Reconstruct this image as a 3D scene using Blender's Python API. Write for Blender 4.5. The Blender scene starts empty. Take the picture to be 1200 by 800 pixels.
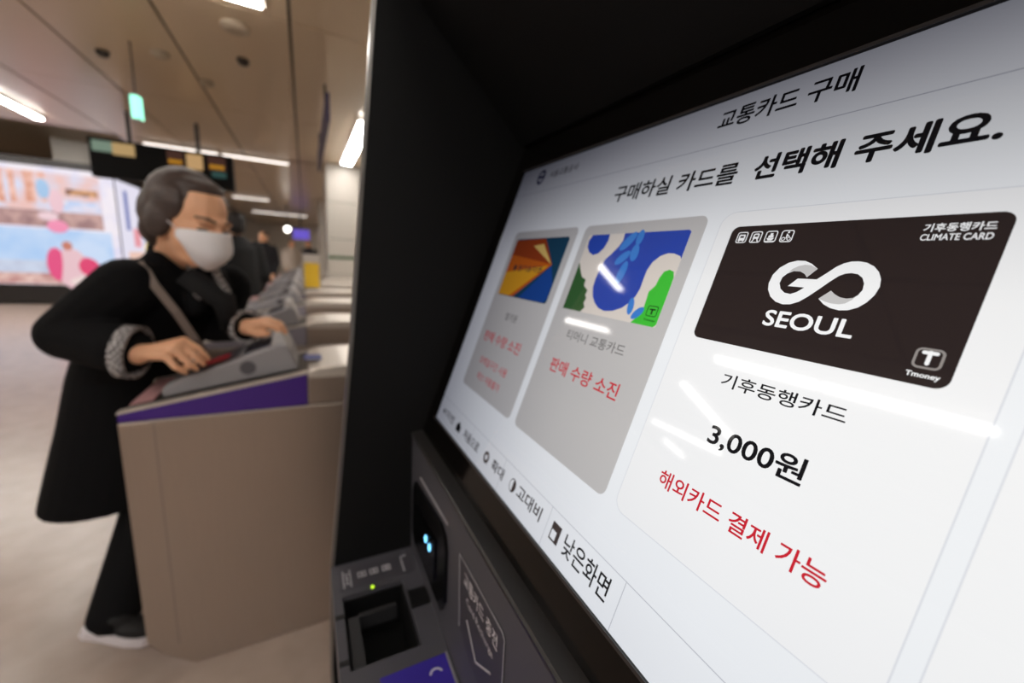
import bpy, bmesh, math, random
import numpy as np
from mathutils import Vector, Matrix
random.seed(7)
S = bpy.context.scene
COL = S.collection

# ------------------------------------------------------------------ camera, world, exposure
CH = 1.32
cd = bpy.data.cameras.new('camera'); cam = bpy.data.objects.new('camera', cd); COL.objects.link(cam)
cd.sensor_width = 36.0; cd.lens = 14.1; cd.clip_start = 0.01; cd.clip_end = 100
cam.matrix_world = Matrix(((0.8909, 0.0349, -0.4529, 0.0), (-0.4505, 0.1950, -0.8712, 0.0),
                           (0.0579, 0.9802, 0.1895, CH), (0, 0, 0, 1)))
cd.dof.use_dof = True; cd.dof.focus_distance = 0.205; cd.dof.aperture_fstop = 4.6
S.camera = cam
w = bpy.data.worlds.new('world'); S.world = w; w.use_nodes = True
w.node_tree.nodes['Background'].inputs[0].default_value = (1.0, 0.93, 0.86, 1)
w.node_tree.nodes['Background'].inputs[1].default_value = 0.12
S.view_settings.view_transform = 'Standard'; S.view_settings.look = 'None'
S.view_settings.exposure = 0.0; S.view_settings.gamma = 1.0; S.view_settings.use_curve_mapping = False

TUBE = 36.0           # brightness of the ceiling tubes

# ------------------------------------------------------------------ materials
def lin(c):
    return tuple(((x/255)/12.92 if x/255 <= .04045 else ((x/255+.055)/1.055)**2.4) for x in c)
MATS = {}
def mat(name, rgb, rough=.6, metal=0., emit=0., noise=0., nscale=20., spec=.5, bump=0., stretch=None, coat=0.):
    if name in MATS: return MATS[name]
    m = bpy.data.materials.new(name); m.use_nodes = True; MATS[name] = m
    nt = m.node_tree; b = nt.nodes['Principled BSDF']; c = lin(rgb) + (1,)
    b.inputs['Base Color'].default_value = c; b.inputs['Roughness'].default_value = rough
    b.inputs['Metallic'].default_value = metal; b.inputs['Specular IOR Level'].default_value = spec
    b.inputs['Coat Weight'].default_value = coat
    if emit:
        b.inputs['Emission Color'].default_value = c; b.inputs['Emission Strength'].default_value = emit
        b.inputs['Base Color'].default_value = (0, 0, 0, 1)
    if noise or bump:
        tc = nt.nodes.new('ShaderNodeTexCoord'); tx = nt.nodes.new('ShaderNodeTexNoise')
        tx.inputs['Scale'].default_value = nscale; tx.inputs['Detail'].default_value = 5
        src = tc.outputs['Object']
        if stretch:
            mp = nt.nodes.new('ShaderNodeMapping'); mp.inputs['Scale'].default_value = stretch
            nt.links.new(src, mp.inputs['Vector']); src = mp.outputs['Vector']
        nt.links.new(src, tx.inputs['Vector'])
        if noise:
            mr = nt.nodes.new('ShaderNodeMapRange'); mr.inputs['To Min'].default_value = 1-noise; mr.inputs['To Max'].default_value = 1+noise
            nt.links.new(tx.outputs['Fac'], mr.inputs['Value'])
            mx = nt.nodes.new('ShaderNodeMix'); mx.data_type = 'RGBA'; mx.blend_type = 'MULTIPLY'; mx.inputs[0].default_value = 1
            mx.inputs[6].default_value = c
            nt.links.new(mr.outputs['Result'], mx.inputs[7]); nt.links.new(mx.outputs[2], b.inputs['Base Color'])
        if bump:
            bp = nt.nodes.new('ShaderNodeBump'); bp.inputs['Strength'].default_value = bump; bp.inputs['Distance'].default_value = .004
            nt.links.new(tx.outputs['Fac'], bp.inputs['Height']); nt.links.new(bp.outputs['Normal'], b.inputs['Normal'])
    return m

def checker(name, c1, c2, scale):
    m = mat(name, c1, .85); nt = m.node_tree; b = nt.nodes['Principled BSDF']
    tc = nt.nodes.new('ShaderNodeTexCoord'); ck = nt.nodes.new('ShaderNodeTexChecker')
    ck.inputs['Scale'].default_value = scale; ck.inputs['Color1'].default_value = lin(c1)+(1,); ck.inputs['Color2'].default_value = lin(c2)+(1,)
    nt.links.new(tc.outputs['Object'], ck.inputs['Vector']); nt.links.new(ck.outputs['Color'], b.inputs['Base Color'])
    return m

# display pictures: viewing-angle dimming painted into kiosk display emission, towards top and far end
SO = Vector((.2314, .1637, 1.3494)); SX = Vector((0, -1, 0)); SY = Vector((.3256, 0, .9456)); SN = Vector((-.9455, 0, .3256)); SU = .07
def ui(name, rgb, gain=1.):
    if name in MATS: return MATS[name]
    m = mat(name, rgb, .045, emit=1.0, spec=.36); nt = m.node_tree; b = nt.nodes['Principled BSDF']
    tc = nt.nodes.new('ShaderNodeTexCoord'); sp = nt.nodes.new('ShaderNodeSeparateXYZ'); nt.links.new(tc.outputs['Object'], sp.inputs[0])
    def ramp(sock, lo, hi, stops):
        mr = nt.nodes.new('ShaderNodeMapRange'); mr.inputs['From Min'].default_value = lo; mr.inputs['From Max'].default_value = hi
        nt.links.new(sock, mr.inputs['Value']); cr = nt.nodes.new('ShaderNodeValToRGB'); e = cr.color_ramp.elements
        for i, (p, v) in enumerate(stops):
            el = e[i] if i < 2 else e.new(p)
            el.position = p; el.color = tuple(v)+(1,)
        nt.links.new(mr.outputs['Result'], cr.inputs['Fac']); return cr.outputs['Color']
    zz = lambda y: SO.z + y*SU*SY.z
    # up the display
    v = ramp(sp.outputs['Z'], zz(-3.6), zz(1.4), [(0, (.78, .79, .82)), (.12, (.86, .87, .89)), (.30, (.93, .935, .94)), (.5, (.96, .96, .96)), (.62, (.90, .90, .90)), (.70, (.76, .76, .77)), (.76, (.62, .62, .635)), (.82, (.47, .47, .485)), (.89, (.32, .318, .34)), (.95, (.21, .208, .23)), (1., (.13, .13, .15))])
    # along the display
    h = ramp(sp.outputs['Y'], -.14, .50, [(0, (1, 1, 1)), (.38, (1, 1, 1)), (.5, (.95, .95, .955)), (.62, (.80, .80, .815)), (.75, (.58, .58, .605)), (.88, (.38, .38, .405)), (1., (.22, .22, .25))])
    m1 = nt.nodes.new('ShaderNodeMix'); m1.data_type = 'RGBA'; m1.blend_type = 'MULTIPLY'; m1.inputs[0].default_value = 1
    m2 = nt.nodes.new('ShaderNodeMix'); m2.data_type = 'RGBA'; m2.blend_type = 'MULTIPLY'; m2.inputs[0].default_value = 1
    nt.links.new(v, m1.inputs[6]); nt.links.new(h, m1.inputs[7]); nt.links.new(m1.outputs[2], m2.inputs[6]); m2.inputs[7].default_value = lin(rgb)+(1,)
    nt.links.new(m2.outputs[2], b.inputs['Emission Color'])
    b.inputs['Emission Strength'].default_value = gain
    return m

M_BLACK = mat('matte_black', (7, 7, 8), .75, spec=.25)
M_WHITE_L = mat('tube_light', (255, 250, 244), emit=TUBE)

# ------------------------------------------------------------------ object helpers
def tag(o, label=None, cat=None, group=None, kind=None):
    if label: o['label'] = label
    if cat: o['category'] = cat
    if group: o['group'] = group
    if kind: o['kind'] = kind
    return o
def root(name, loc, label, cat, group=None):
    o = bpy.data.objects.new(name, None); COL.objects.link(o); o.location = loc; o.empty_display_size = .1
    return tag(o, label, cat, group)
def link(name, me, mt, parent=None, smooth=False):
    """mesh given in world coordinates; the parent's offset is taken out, single things get their origin at their base"""
    me.materials.clear(); me.materials.append(mt)
    if smooth: me.shade_smooth()
    o = bpy.data.objects.new(name, me); COL.objects.link(o)
    if parent is not None:
        o.parent = parent
        if parent.type == 'EMPTY': o.matrix_parent_inverse = Matrix.Translation(-Vector(parent.location))
    return o
def mesh(name, verts, faces):
    me = bpy.data.meshes.new(name); me.from_pydata([tuple(v) for v in verts], [], faces); me.update(); return me
class MB:
    def __init__(s): s.v = []; s.f = []
    def add(s, v, f):
        n = len(s.v); s.v += [tuple(x) for x in v]; s.f += [tuple(i+n for i in q) for q in f]; return s
    def box(s, x0, x1, y0, y1, z0, z1):
        return s.add([(x, y, z) for z in (z0, z1) for y in (y0, y1) for x in (x0, x1)],
                     [(0, 2, 3, 1), (4, 5, 7, 6), (0, 1, 5, 4), (2, 6, 7, 3), (0, 4, 6, 2), (1, 3, 7, 5)])
    def prism_y(s, prof, y0, y1):          # profile of (x, z), extruded along y
        n = len(prof); v = [(x, y0, z) for x, z in prof] + [(x, y1, z) for x, z in prof]
        return s.add(v, [tuple(range(n)), tuple(range(2*n-1, n-1, -1))] + [(i, i+n, (i+1) % n+n, (i+1) % n) for i in range(n)])
    def prism(s, pts, d):                  # closed 3D outline, extruded by vector d
        n = len(pts); d = Vector(d); v = [Vector(p) for p in pts] + [Vector(p)+d for p in pts]
        return s.add(v, [tuple(range(n-1, -1, -1)), tuple(range(n, 2*n))] + [(i, (i+1) % n, (i+1) % n+n, i+n) for i in range(n)])
    def tube(s, pts, r, n=12):
        pts = [Vector(p) for p in pts]; rs = r if isinstance(r, (list, tuple)) else [r]*len(pts); rings = []
        for i, p in enumerate(pts):
            t = (pts[min(i+1, len(pts)-1)]-pts[max(i-1, 0)]).normalized()
            a = t.cross(Vector((0, 0, 1)) if abs(t.z) < .9 else Vector((1, 0, 0))).normalized(); b = t.cross(a)
            rings.append([p+(a*math.cos(k*math.tau/n)+b*math.sin(k*math.tau/n))*rs[i] for k in range(n)])
        v = [q for r_ in rings for q in r_]; f = []
        for i in range(len(pts)-1):
            for k in range(n): f.append((i*n+k, i*n+(k+1) % n, (i+1)*n+(k+1) % n, (i+1)*n+k))
        f += [tuple(range(n-1, -1, -1)), tuple(range((len(pts)-1)*n, len(pts)*n))]
        return s.add(v, f)
    def ell(s, c, r, B=None, n=16, m=10):
        c = Vector(c); B = B or Matrix.Identity(3); v = [c+B@Vector((0, 0, r[2]))]; f = []
        for i in range(1, m):
            th = math.pi*i/m
            for k in range(n):
                ph = math.tau*k/n; v.append(c+B@Vector((r[0]*math.sin(th)*math.cos(ph), r[1]*math.sin(th)*math.sin(ph), r[2]*math.cos(th))))
        v.append(c+B@Vector((0, 0, -r[2])))
        for k in range(n):
            f.append((0, 1+k, 1+(k+1) % n)); f.append((len(v)-1, 1+(m-2)*n+(k+1) % n, 1+(m-2)*n+k))
            for i in range(m-2): f.append((1+i*n+k, 1+(i+1)*n+k, 1+(i+1)*n+(k+1) % n, 1+i*n+(k+1) % n))
        return s.add(v, f)
    def cap(s, p, q, r0, r1, n=14):        # tapered limb with round ends
        p = Vector(p); q = Vector(q); t = (q-p); L = t.length; t.normalize(); P = []; R = []
        for i in range(4): a = math.pi/2*(i/4); P.append(p-t*r0*math.cos(a)); R.append(max(r0*math.sin(a), r0*.05))
        for i in range(5): P.append(p+t*L*i/4); R.append(r0+(r1-r0)*i/4)
        for i in range(3, -1, -1): a = math.pi/2*(i/4); P.append(q+t*r1*math.cos(a)); R.append(max(r1*math.sin(a), r1*.05))
        return s.tube(P, R, n)
    def chain(s, pts, rs):
        for i in range(len(pts)-1): s.cap(pts[i], pts[i+1], rs[i], rs[i+1])
        return s
    def loft(s, rings, n=28):              # rings: (centre, a, b, axis vector of a, axis vector of b)
        v = []; f = []
        for c, a, b, A, B in rings:
            for k in range(n):
                t = math.tau*k/n; v.append(Vector(c)+Vector(A)*a*math.cos(t)+Vector(B)*b*math.sin(t))
        for i in range(len(rings)-1):
            for k in range(n): f.append((i*n+k, i*n+(k+1) % n, (i+1)*n+(k+1) % n, (i+1)*n+k))
        f += [tuple(range(n-1, -1, -1)), tuple(range((len(rings)-1)*n, len(rings)*n))]
        return s.add(v, f)
    def obj(s, name, mt, parent=None, smooth=False, bevel=0.):
        me = mesh(name, s.v, s.f)
        bm = bmesh.new(); bm.from_mesh(me); bmesh.ops.recalc_face_normals(bm, faces=bm.faces); 
        if bevel: bmesh.ops.bevel(bm, geom=bm.edges[:], offset=bevel, segments=2, affect='EDGES', profile=.5)
        bm.to_mesh(me); bm.free()
        return link(name, me, mt, parent, smooth)
    def blob(s, name, mt, parent=None, voxel=.006, smooth=4):   # melt the pieces into one continuous skin
        me = mesh('tmp', s.v, s.f); bm = bmesh.new(); bm.from_mesh(me); bmesh.ops.recalc_face_normals(bm, faces=bm.faces); bm.to_mesh(me); bm.free()
        o = bpy.data.objects.new('tmp', me); COL.objects.link(o)
        r = o.modifiers.new('r', 'REMESH'); r.mode = 'VOXEL'; r.voxel_size = voxel
        if smooth:
            k = o.modifiers.new('s', 'SMOOTH'); k.iterations = smooth; k.factor = .5
        dg = bpy.context.evaluated_depsgraph_get(); me2 = bpy.data.meshes.new_from_object(o.evaluated_get(dg))
        bpy.data.objects.remove(o); bpy.data.meshes.remove(me); me2.name = name
        return link(name, me2, mt, parent, True)
def single(o, label, cat, group=None):
    """a thing of one mesh: origin to its base centre"""
    me = o.data; n = len(me.vertices); co = np.empty(n*3, dtype=np.float32); me.vertices.foreach_get('co', co); co = co.reshape(-1, 3)
    c = (co.min(0)+co.max(0))/2; c[2] = co[:, 2].min(); me.vertices.foreach_set('co', (co-c).ravel()); me.update(); o.location = [float(x) for x in c]
    return tag(o, label, cat, group)
def struct(o): o['kind'] = 'structure'; return o
def copy_thing(r, off, label=None):
    n = r.copy(); COL.objects.link(n); n.location = Vector(r.location)+Vector(off)
    if label: n['label'] = label
    def rec(a, b):
        for ch in a.children:
            c = ch.copy(); COL.objects.link(c); c.parent = b; c.matrix_parent_inverse = ch.matrix_parent_inverse; rec(ch, c)
    rec(r, n); return n
_tc = {}
def text2d(body, bold=0.):
    k = (body, bold)
    if k in _tc: return _tc[k]
    c = bpy.data.curves.new('t', 'FONT'); c.body = body; c.size = 1; c.offset = bold; c.resolution_u = 4
    o = bpy.data.objects.new('t', c); COL.objects.link(o); bpy.context.view_layer.update()
    me = o.evaluated_get(bpy.context.evaluated_depsgraph_get()).to_mesh()
    v = [(p.co.x, p.co.y) for p in me.vertices]; f = [tuple(p.vertices) for p in me.polygons]
    o.evaluated_get(bpy.context.evaluated_depsgraph_get()).to_mesh_clear()
    bpy.data.objects.remove(o); bpy.data.curves.remove(c); _tc[k] = (v, f); return v, f
def text_fit(body, x0, x1, y0, y1, bold=0.):
    v, f = text2d(body, bold); a = np.array(v); lo = a.min(0); hi = a.max(0)
    return [(x0+(x-lo[0])/(hi[0]-lo[0])*(x1-x0), y0+(y-lo[1])/(hi[1]-lo[1])*(y1-y0)) for x, y in v], f

# ------------------------------------------------------------------ the setting: floor, walls, ceiling
CZ = 2.546
M_FLOOR = mat('stone_floor', (165, 149, 139), .24, noise=.2, nscale=9., spec=.45, bump=.02)
M_CEIL = mat('ceiling_panel_metal', (208, 187, 158), .28, metal=.12, noise=.05, nscale=2.)
M_CEILBACK = mat('ceiling_joint', (70, 62, 52), .7)
M_WALL = mat('wall_cladding', (186, 175, 160), .55, noise=.05, nscale=3.)
M_DARKWALL = mat('dark_wall', (128, 115, 100), .6, noise=.1, nscale=2.)
struct(MB().box(-9, 3, -6, 22.6, -.1, 0).obj('floor', M_FLOOR))
struct(MB().box(-9.1, -9, -6, 22.6, 0, 3.6).obj('wall_left', M_WALL))
struct(MB().box(3, 3.1, -6, 22.6, 0, 3.6).obj('wall_right', M_WALL))
struct(MB().box(-9, 3, -6.1, -6, 0, 3.6).obj('wall_back', M_WALL))
struct(MB().box(-9, 3, 22.5, 22.6, 0, 3.6).obj('wall_front', M_WALL))
ceil = struct(MB().box(-9, 3, -6, 6.74, CZ+.012, CZ+.1).box(-1.96, 3, 6.74, 22.5, CZ+.012, CZ+.1).obj('ceiling', M_CEILBACK))
struct(MB().box(-9, -1.96, 6.74, 22.5, 3.45, 3.55).obj('ceiling_far', mat('far_ceiling', (190, 170, 145), .5)))
struct(MB().box(-9, -1.96, 6.70, 6.74, CZ, 3.45).box(-2.0, -1.96, 6.74, 22.5, CZ, 3.45).obj('trim_1', M_DARKWALL))
pan = None
def panel(x, y, lx, ly):
    global pan
    if pan is None:
        pan = MB().box(0, 1, 0, 1, 0, .012).obj('ceiling_panel', M_CEIL, ceil); o = pan
    else:
        o = pan.copy(); COL.objects.link(o)
    o.location = (x, y, CZ); o.scale = (lx, ly, 1); return o
for i in range(-13, 5):
    for j in range(6):
        panel(-.03+.64*i+.008, -5.0+1.95*j+.005, .624, 1.94)
for i in range(-3, 5):
    for j in range(8):
        panel(-.03+.64*i+.008, 6.75+1.95*j, .624, 1.94)

# pillars
M_TILE = mat('pale_pillar_tile', (178, 172, 163), .35, noise=.03, nscale=4.)
def pillar(x0, x1, y0, y1, z1, label, band=None):
    r = root('pillar', ((x0+x1)/2, (y0+y1)/2, 0), label, 'pillar')
    nz = int(z1/.62)+1
    core = MB().box(x0+.02, x1-.02, y0+.02, y1-.02, 0, z1).obj('core', M_CEILBACK, r)
    for k in range(nz):
        a = k*z1/nz+.004; b = (k+1)*z1/nz-.004; xm = (x0+x1)/2
        MB().box(x0, xm-.004, y0, y0+.02, a, b).obj('tile', M_TILE, r); MB().box(xm+.004, x1, y0, y0+.02, a, b).obj('tile', M_TILE, r)
        MB().box(x0, x0+.02, y0+.022, y1, a, b).obj('tile', M_TILE, r)
        MB().box(x1-.02, x1, y0+.022, y1, a, b).obj('tile', M_TILE, r)
    if band: MB().box(x0-.004, x1+.004, y0-.006, y0, 1.245, 1.285).obj('band', mat('green_band', (46, 82, 48), .5), r)
    return r
pillar(.30, 1.15, 6.46, 7.34, CZ, 'pale tiled pillar with a thin green band beside the black kiosk edge', True)
pillar(.34, 1.1, 11.2, 12.0, CZ, 'pale tiled pillar far down the hall behind the green banded one')
pillar(-4.85, -3.75, 13.0, 14.0, 3.45, 'pale grey pillar standing behind the big advertising screen')

# ------------------------------------------------------------------ ceiling lights
M_HOUS = mat('light_housing', (205, 198, 186), .4)
M_DIM_L = mat('dim_tube_light', (255, 244, 236), emit=3.0)
def light(x0, x1, y0, y1, label, group='ceiling tube lights', z=CZ, lm=None):
    r = root('ceiling_light', ((x0+x1)/2, (y0+y1)/2, z), label, 'light', group)
    MB().box(x0-.015, x1+.015, y0-.015, y1+.015, z-.022, z-.0005).obj('housing', M_HOUS, r)
    MB().box(x0, x1, y0, y1, z-.034, z-.0225).obj('tube', lm or M_WHITE_L, r)
ww = .03
light(-2.42-ww, -2.42+ww, 5.15, 6.33, 'bright tube light on the ceiling at the left picture edge')
light(-1.58, -.15, 2.64-ww, 2.64+ww, 'white tube light cut by the top picture edge')
light(-1.73, -.98, 6.86-ww*.6, 6.86+ww*.6, 'tube light running across the ceiling above the hanging information board, left piece', lm=M_DIM_L)
light(-.93, -.16, 6.86-ww*.6, 6.86+ww*.6, 'tube light running across the ceiling above the hanging information board, right piece', lm=M_DIM_L)
light(.52-ww, .52+ww*3, 4.24, 6.24, 'very bright ceiling light right beside the black kiosk edge')
light(-1.5, -.75, 12.13, 12.17, 'faint far tube light across the ceiling behind the head of the woman', lm=M_DIM_L)
light(-1.5, .1, 16.22, 16.28, 'faintest tube light farthest down the hall ceiling', lm=M_DIM_L)
MG = 'mirrored tube lights'
for y0, y1, lb in ((3.5, 4.6, 'tube light mirrored as a white bar just below the blue card picture'), (1.37, 2.12, 'tube light mirrored right below the black card, left piece of the long streak'), (.57, 1.33, 'tube light mirrored right below the black card, right piece of the long streak')):
    light(-2.42-ww, -2.42+ww, y0, y1, lb, MG)
light(-4.52, -3.25, 2.93-ww, 2.93+ww, 'tube light mirrored as a slanting streak above the price', MG)
light(-5.68, -5.62, 3.6, 4.95, 'tube light mirrored faintly left of the price', MG)
HID = 'white tube light added on the hall ceiling outside the picture to brighten the scene'; HG = 'added ceiling lights outside the picture'  # unseen lights, added to brighten the woman's face and the far hall
for x0, x1, y in ((-7.6, -6.8, 5.4), (-4.5, -3.2, -.5), (-6.8, -5.4, -.5), (-1.9, -.6, -.35), (-1.9, -.6, -1.5), (-1.9, -.6, -3.0), (-.35, .95, -.5), (-.35, .95, -1.0), (-.3, .8, -1.5), (-.3, .8, -3.0), (1.3, 2.5, 2.74), (1.3, 2.5, 5.2)): light(x0, x1, y-ww, y+ww, HID, HG)
for y0, y1 in ((-1.0, .2), (-3.5, -2.2)): light(-2.42-ww, -2.42+ww, y0, y1, HID, HG)
for y in (7.6, 8.6, 9.6, 11.0, 13.2, 15.0, 17.0, 18.2, 19.4, 20.6): light(1.25, 1.35, y, y+.8, HID, HG)
for y in (7.2, 8.4, 9.6, 10.6): light(-7.5, -2.4, y, y+.1, HID, HG, 3.45)

# small ceiling fittings
def disc(name, x, y, r, mt, label, cat):
    m = MB().tube([(x, y, CZ-.0005), (x, y, CZ-.02), (x, y, CZ-.035)], [r, r, r*.6], 20); return single(m.obj(name, mt), label, cat)
M_DK = mat('dark_fitting', (58, 50, 44), .5); M_LT = mat('light_fitting', (176, 160, 138), .5)
disc('smoke_detector', -1.15, 3.92, .035, M_DK, 'small dark round ceiling sensor at the far left', 'sensor')
disc('smoke_detector', -.32, 3.49, .035, M_DK, 'small dark round ceiling sensor right of the green exit sign', 'sensor')
disc('ceiling_speaker', -.307, 3.02, .07, M_LT, 'pale round ceiling speaker just below the top tube light', 'speaker')
disc('ceiling_speaker', -.80, 3.7, .05, M_LT, 'small pale round ceiling fitting above the green exit sign', 'speaker')
disc('ceiling_speaker', -.62, 4.1, .045, M_LT, 'tiny pale round ceiling fitting between exit sign and dark sensor', 'speaker')

# ------------------------------------------------------------------ hanging signs
M_ROD = mat('dark_rod', (44, 38, 34), .5)
r = root('exit_sign', (-.93, 3.62, 2.06), 'glowing green exit sign hanging edge-on from the ceiling', 'sign')
MB().box(-.95, -.91, 3.60, 3.66, 2.09, 2.235).obj('housing', mat('sign_housing', (190, 200, 195), .4), r)
for x, s in ((-.9515, -1), (-.9085, 1)):
    MB().box(x-.002, x+.002, 3.604, 3.656, 2.095, 2.23).obj('lit_face', mat('exit_green', (140, 240, 205), emit=2.2), r)
MB().box(-.947, -.913, 3.5965, 3.5995, 2.095, 2.23).obj('lit_face', MATS['exit_green'], r)
MB().tube([(-.93, 3.63, 2.235), (-.93, 3.63, CZ)], .004).obj('rod', M_ROD, r)

BY = 5.5
r = root('information_board', (-1.21, BY, 1.92), 'black hanging information board with glowing panels above the head of the woman', 'display board')
MB().box(-1.78, -.655, BY-.06, BY+.06, 1.913, 2.265).obj('case', mat('board_black', (8, 8, 8), .6, spec=.15), r)
for x in (-1.49, -.95): MB().tube([(x, BY, 2.26), (x, BY, CZ)], .018).obj('rod', M_ROD, r)
def scr(parent, name, x0, x1, z0, z1, d, c, e): MB().box(x0, x1, BY-.063-d, BY-.0605-d, z0, z1).obj(name, mat('glow_%s_%s_%s' % c, c, emit=e), parent)
scr(r, 'lit_panel', -1.755, -1.61, 2.145, 2.24, 0, (140, 165, 145), .6); scr(r, 'lit_panel', -1.61, -1.445, 2.13, 2.24, 0, (205, 170, 115), .7)
for x0, x1 in ((-1.20, -1.07), (-.865, -.715)):
    scr(r, 'lit_panel', x0, x1, 2.10, 2.245, 0, (74, 40, 30), .6)
    for k in range(3):
        a_ = x0+.012+k*(x1-x0-.02)/3; scr(r, 'led_text', a_, a_+(x1-x0)/3-.014, 2.118, 2.155, .004, (215, 150, 20), .7)
scr(r, 'lit_panel', -1.045, -.91, 2.085, 2.235, 0, (214, 172, 118), .7)
scr(r, 'lit_panel', -.84, -.715, 2.035, 2.09, 0, (50, 96, 92), .5)

r = root('line_sign', (.176, 4.3, 2.2), 'dark purple hanging sign board seen edge-on beside the bright light', 'sign')
MB().box(.165, .19, 3.3, 5.3, 2.22, 2.40).obj('board', mat('sign_purple_dark', (62, 52, 84), .5), r)
for y in (3.6, 5.0): MB().tube([(.177, y, 2.4), (.177, y, CZ)], .008).obj('rod', M_ROD, r)

r = root('platform_sign', (-.2, 15.5, 1.6), 'glowing violet sign far down the hall', 'sign')
MB().box(-.32, .16, 15.5, 15.6, 1.72, 2.03).obj('face', mat('violet_glow', (112, 92, 208), emit=.9), r)
MB().tube([(-.1, 15.55, 2.03), (-.1, 15.55, CZ)], .02).obj('rod', M_ROD, r)
r = root('globe_lamp', (-.36, 13.0, CZ), 'small round white lamp glowing far down the hall', 'lamp')
MB().ell((-.40, 13.0, 1.90), (.075, .075, .075)).obj('globe', mat('globe_glow', (255, 248, 238), emit=7), r, True)
MB().tube([(-.40, 13.0, 1.97), (-.40, 13.0, CZ)], .01).obj('rod', M_ROD, r)

# ------------------------------------------------------------------ advertising screen at the left
r = root('advertising_screen', (-4.3, 11.9, 0), 'huge glowing advertising screen in a black frame wrapped round a column', 'screen')
MB().box(-6.2, -3.345, 11.16, 12.75, .02, 2.74).obj('frame', mat('ad_frame', (24, 22, 22), .5), r)
def adq(name, x0, x1, z0, z1, c, e=1.0, d=.0):
    MB().box(x0, x1, 11.15-.004-d, 11.16-d, z0, z1).obj(name, mat('ad_%d_%d_%d' % c, c, emit=e), r)
def adm(name, c1, c2, scale, e=1.0):
    m = mat(name, c1, emit=e); nt = m.node_tree; tc = nt.nodes.new('ShaderNodeTexCoord'); tx = nt.nodes.new('ShaderNodeTexNoise'); tx.inputs['Scale'].default_value = scale; tx.inputs['Detail'].default_value = 3
    cr = nt.nodes.new('ShaderNodeValToRGB'); cr.color_ramp.elements[0].position = .38; cr.color_ramp.elements[1].position = .62
    cr.color_ramp.elements[0].color = lin(c1)+(1,); cr.color_ramp.elements[1].color = lin(c2)+(1,)
    nt.links.new(tc.outputs['Object'], tx.inputs['Vector']); nt.links.new(tx.outputs['Fac'], cr.inputs['Fac']); nt.links.new(cr.outputs['Color'], nt.nodes['Principled BSDF'].inputs['Emission Color']); return m
def adp(name, x0, x1, z0, z1, mt, d=.004): MB().box(x0, x1, 11.146-d, 11.16-d, z0, z1).obj(name, mt, r)
adp('lit_face', -6.15, -3.35, .40, 2.60, adm('ad_lavender', (222, 218, 240), (240, 232, 240), 3), .0)
adp('picture', -6.1, -3.56, 1.50, 2.50, adm('ad_sky', (232, 190, 184), (214, 218, 240), 2.5))
adp('picture', -6.1, -3.47, .41, 1.46, adm('ad_blue', (166, 200, 240), (200, 218, 244), 1.5))
for k in range(9): adp('picture_column', -6.0+.20*k, -5.92+.20*k+.05*(k % 2), 1.80+.02*k, 2.50, adm('ad_column', (216, 150, 126), (240, 196, 182), 6), .008)
adp('picture_ground', -6.1, -3.57, 1.50, 1.80, adm('ad_ground', (160, 122, 124), (206, 166, 160), 5, .9), .010)
adp('picture_hill', -4.05, -3.60, 2.12, 2.24, adm('ad_hill', (120, 76, 66), (240, 180, 130), 7, .9), .010); adp('picture_sea', -4.15, -3.58, 1.86, 2.02, adm('ad_sea', (180, 204, 240), (224, 220, 236), 6), .010)
adp('picture_ground', -6.1, -3.48, .41, .62, adm('ad_ground_low', (196, 140, 136), (240, 206, 196), 6, .9), .010)
adp('picture_haze', -6.1, -4.3, .62, .86, adm('ad_haze', (184, 190, 214), (206, 216, 236), 4, .95), .009)
def adblob(name, x, z, rx, rz, c): MB().ell((x, 11.134, z), (rx, .012, rz)).obj(name, mat('ad_%d_%d_%d' % c, c, emit=.9), r, True)
adblob('picture_figure', -4.36, 2.20, .09, .18, (168, 204, 240)); adblob('picture_figure', -4.20, 1.98, .10, .22, (244, 204, 214)); adblob('picture_figure', -4.34, 1.70, .14, .08, (246, 214, 222)); adblob('picture_figure', -4.23, 1.52, .15, .12, (250, 150, 186))
adblob('picture_figure', -4.10, .72, .24, .40, (240, 200, 208)); adblob('picture_figure', -4.32, .80, .14, .32, (236, 84, 136)); adblob('picture_figure', -3.92, .76, .22, .20, (232, 70, 118)); adblob('picture_figure', -4.14, 1.16, .075, .09, (206, 128, 108)); adblob('picture_figure', -4.0, .50, .26, .14, (246, 224, 220))
MB().box(-3.346, -3.335, 11.22, 12.6, .55, 2.52).obj('side_picture', mat('ad_side', (228, 224, 240), emit=1.0), r)
for y0, y1, z0, z1, c in ((11.55, 11.75, 1.55, 2.35, (120, 130, 190)), (11.9, 12.3, 1.2, 1.6, (240, 160, 170)), (11.5, 12.4, .8, 1.1, (244, 206, 190))):
    MB().box(-3.338, -3.331, y0, y1, z0, z1).obj('side_motif', mat('ad_%d_%d_%d' % c, c, emit=.9), r)

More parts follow.
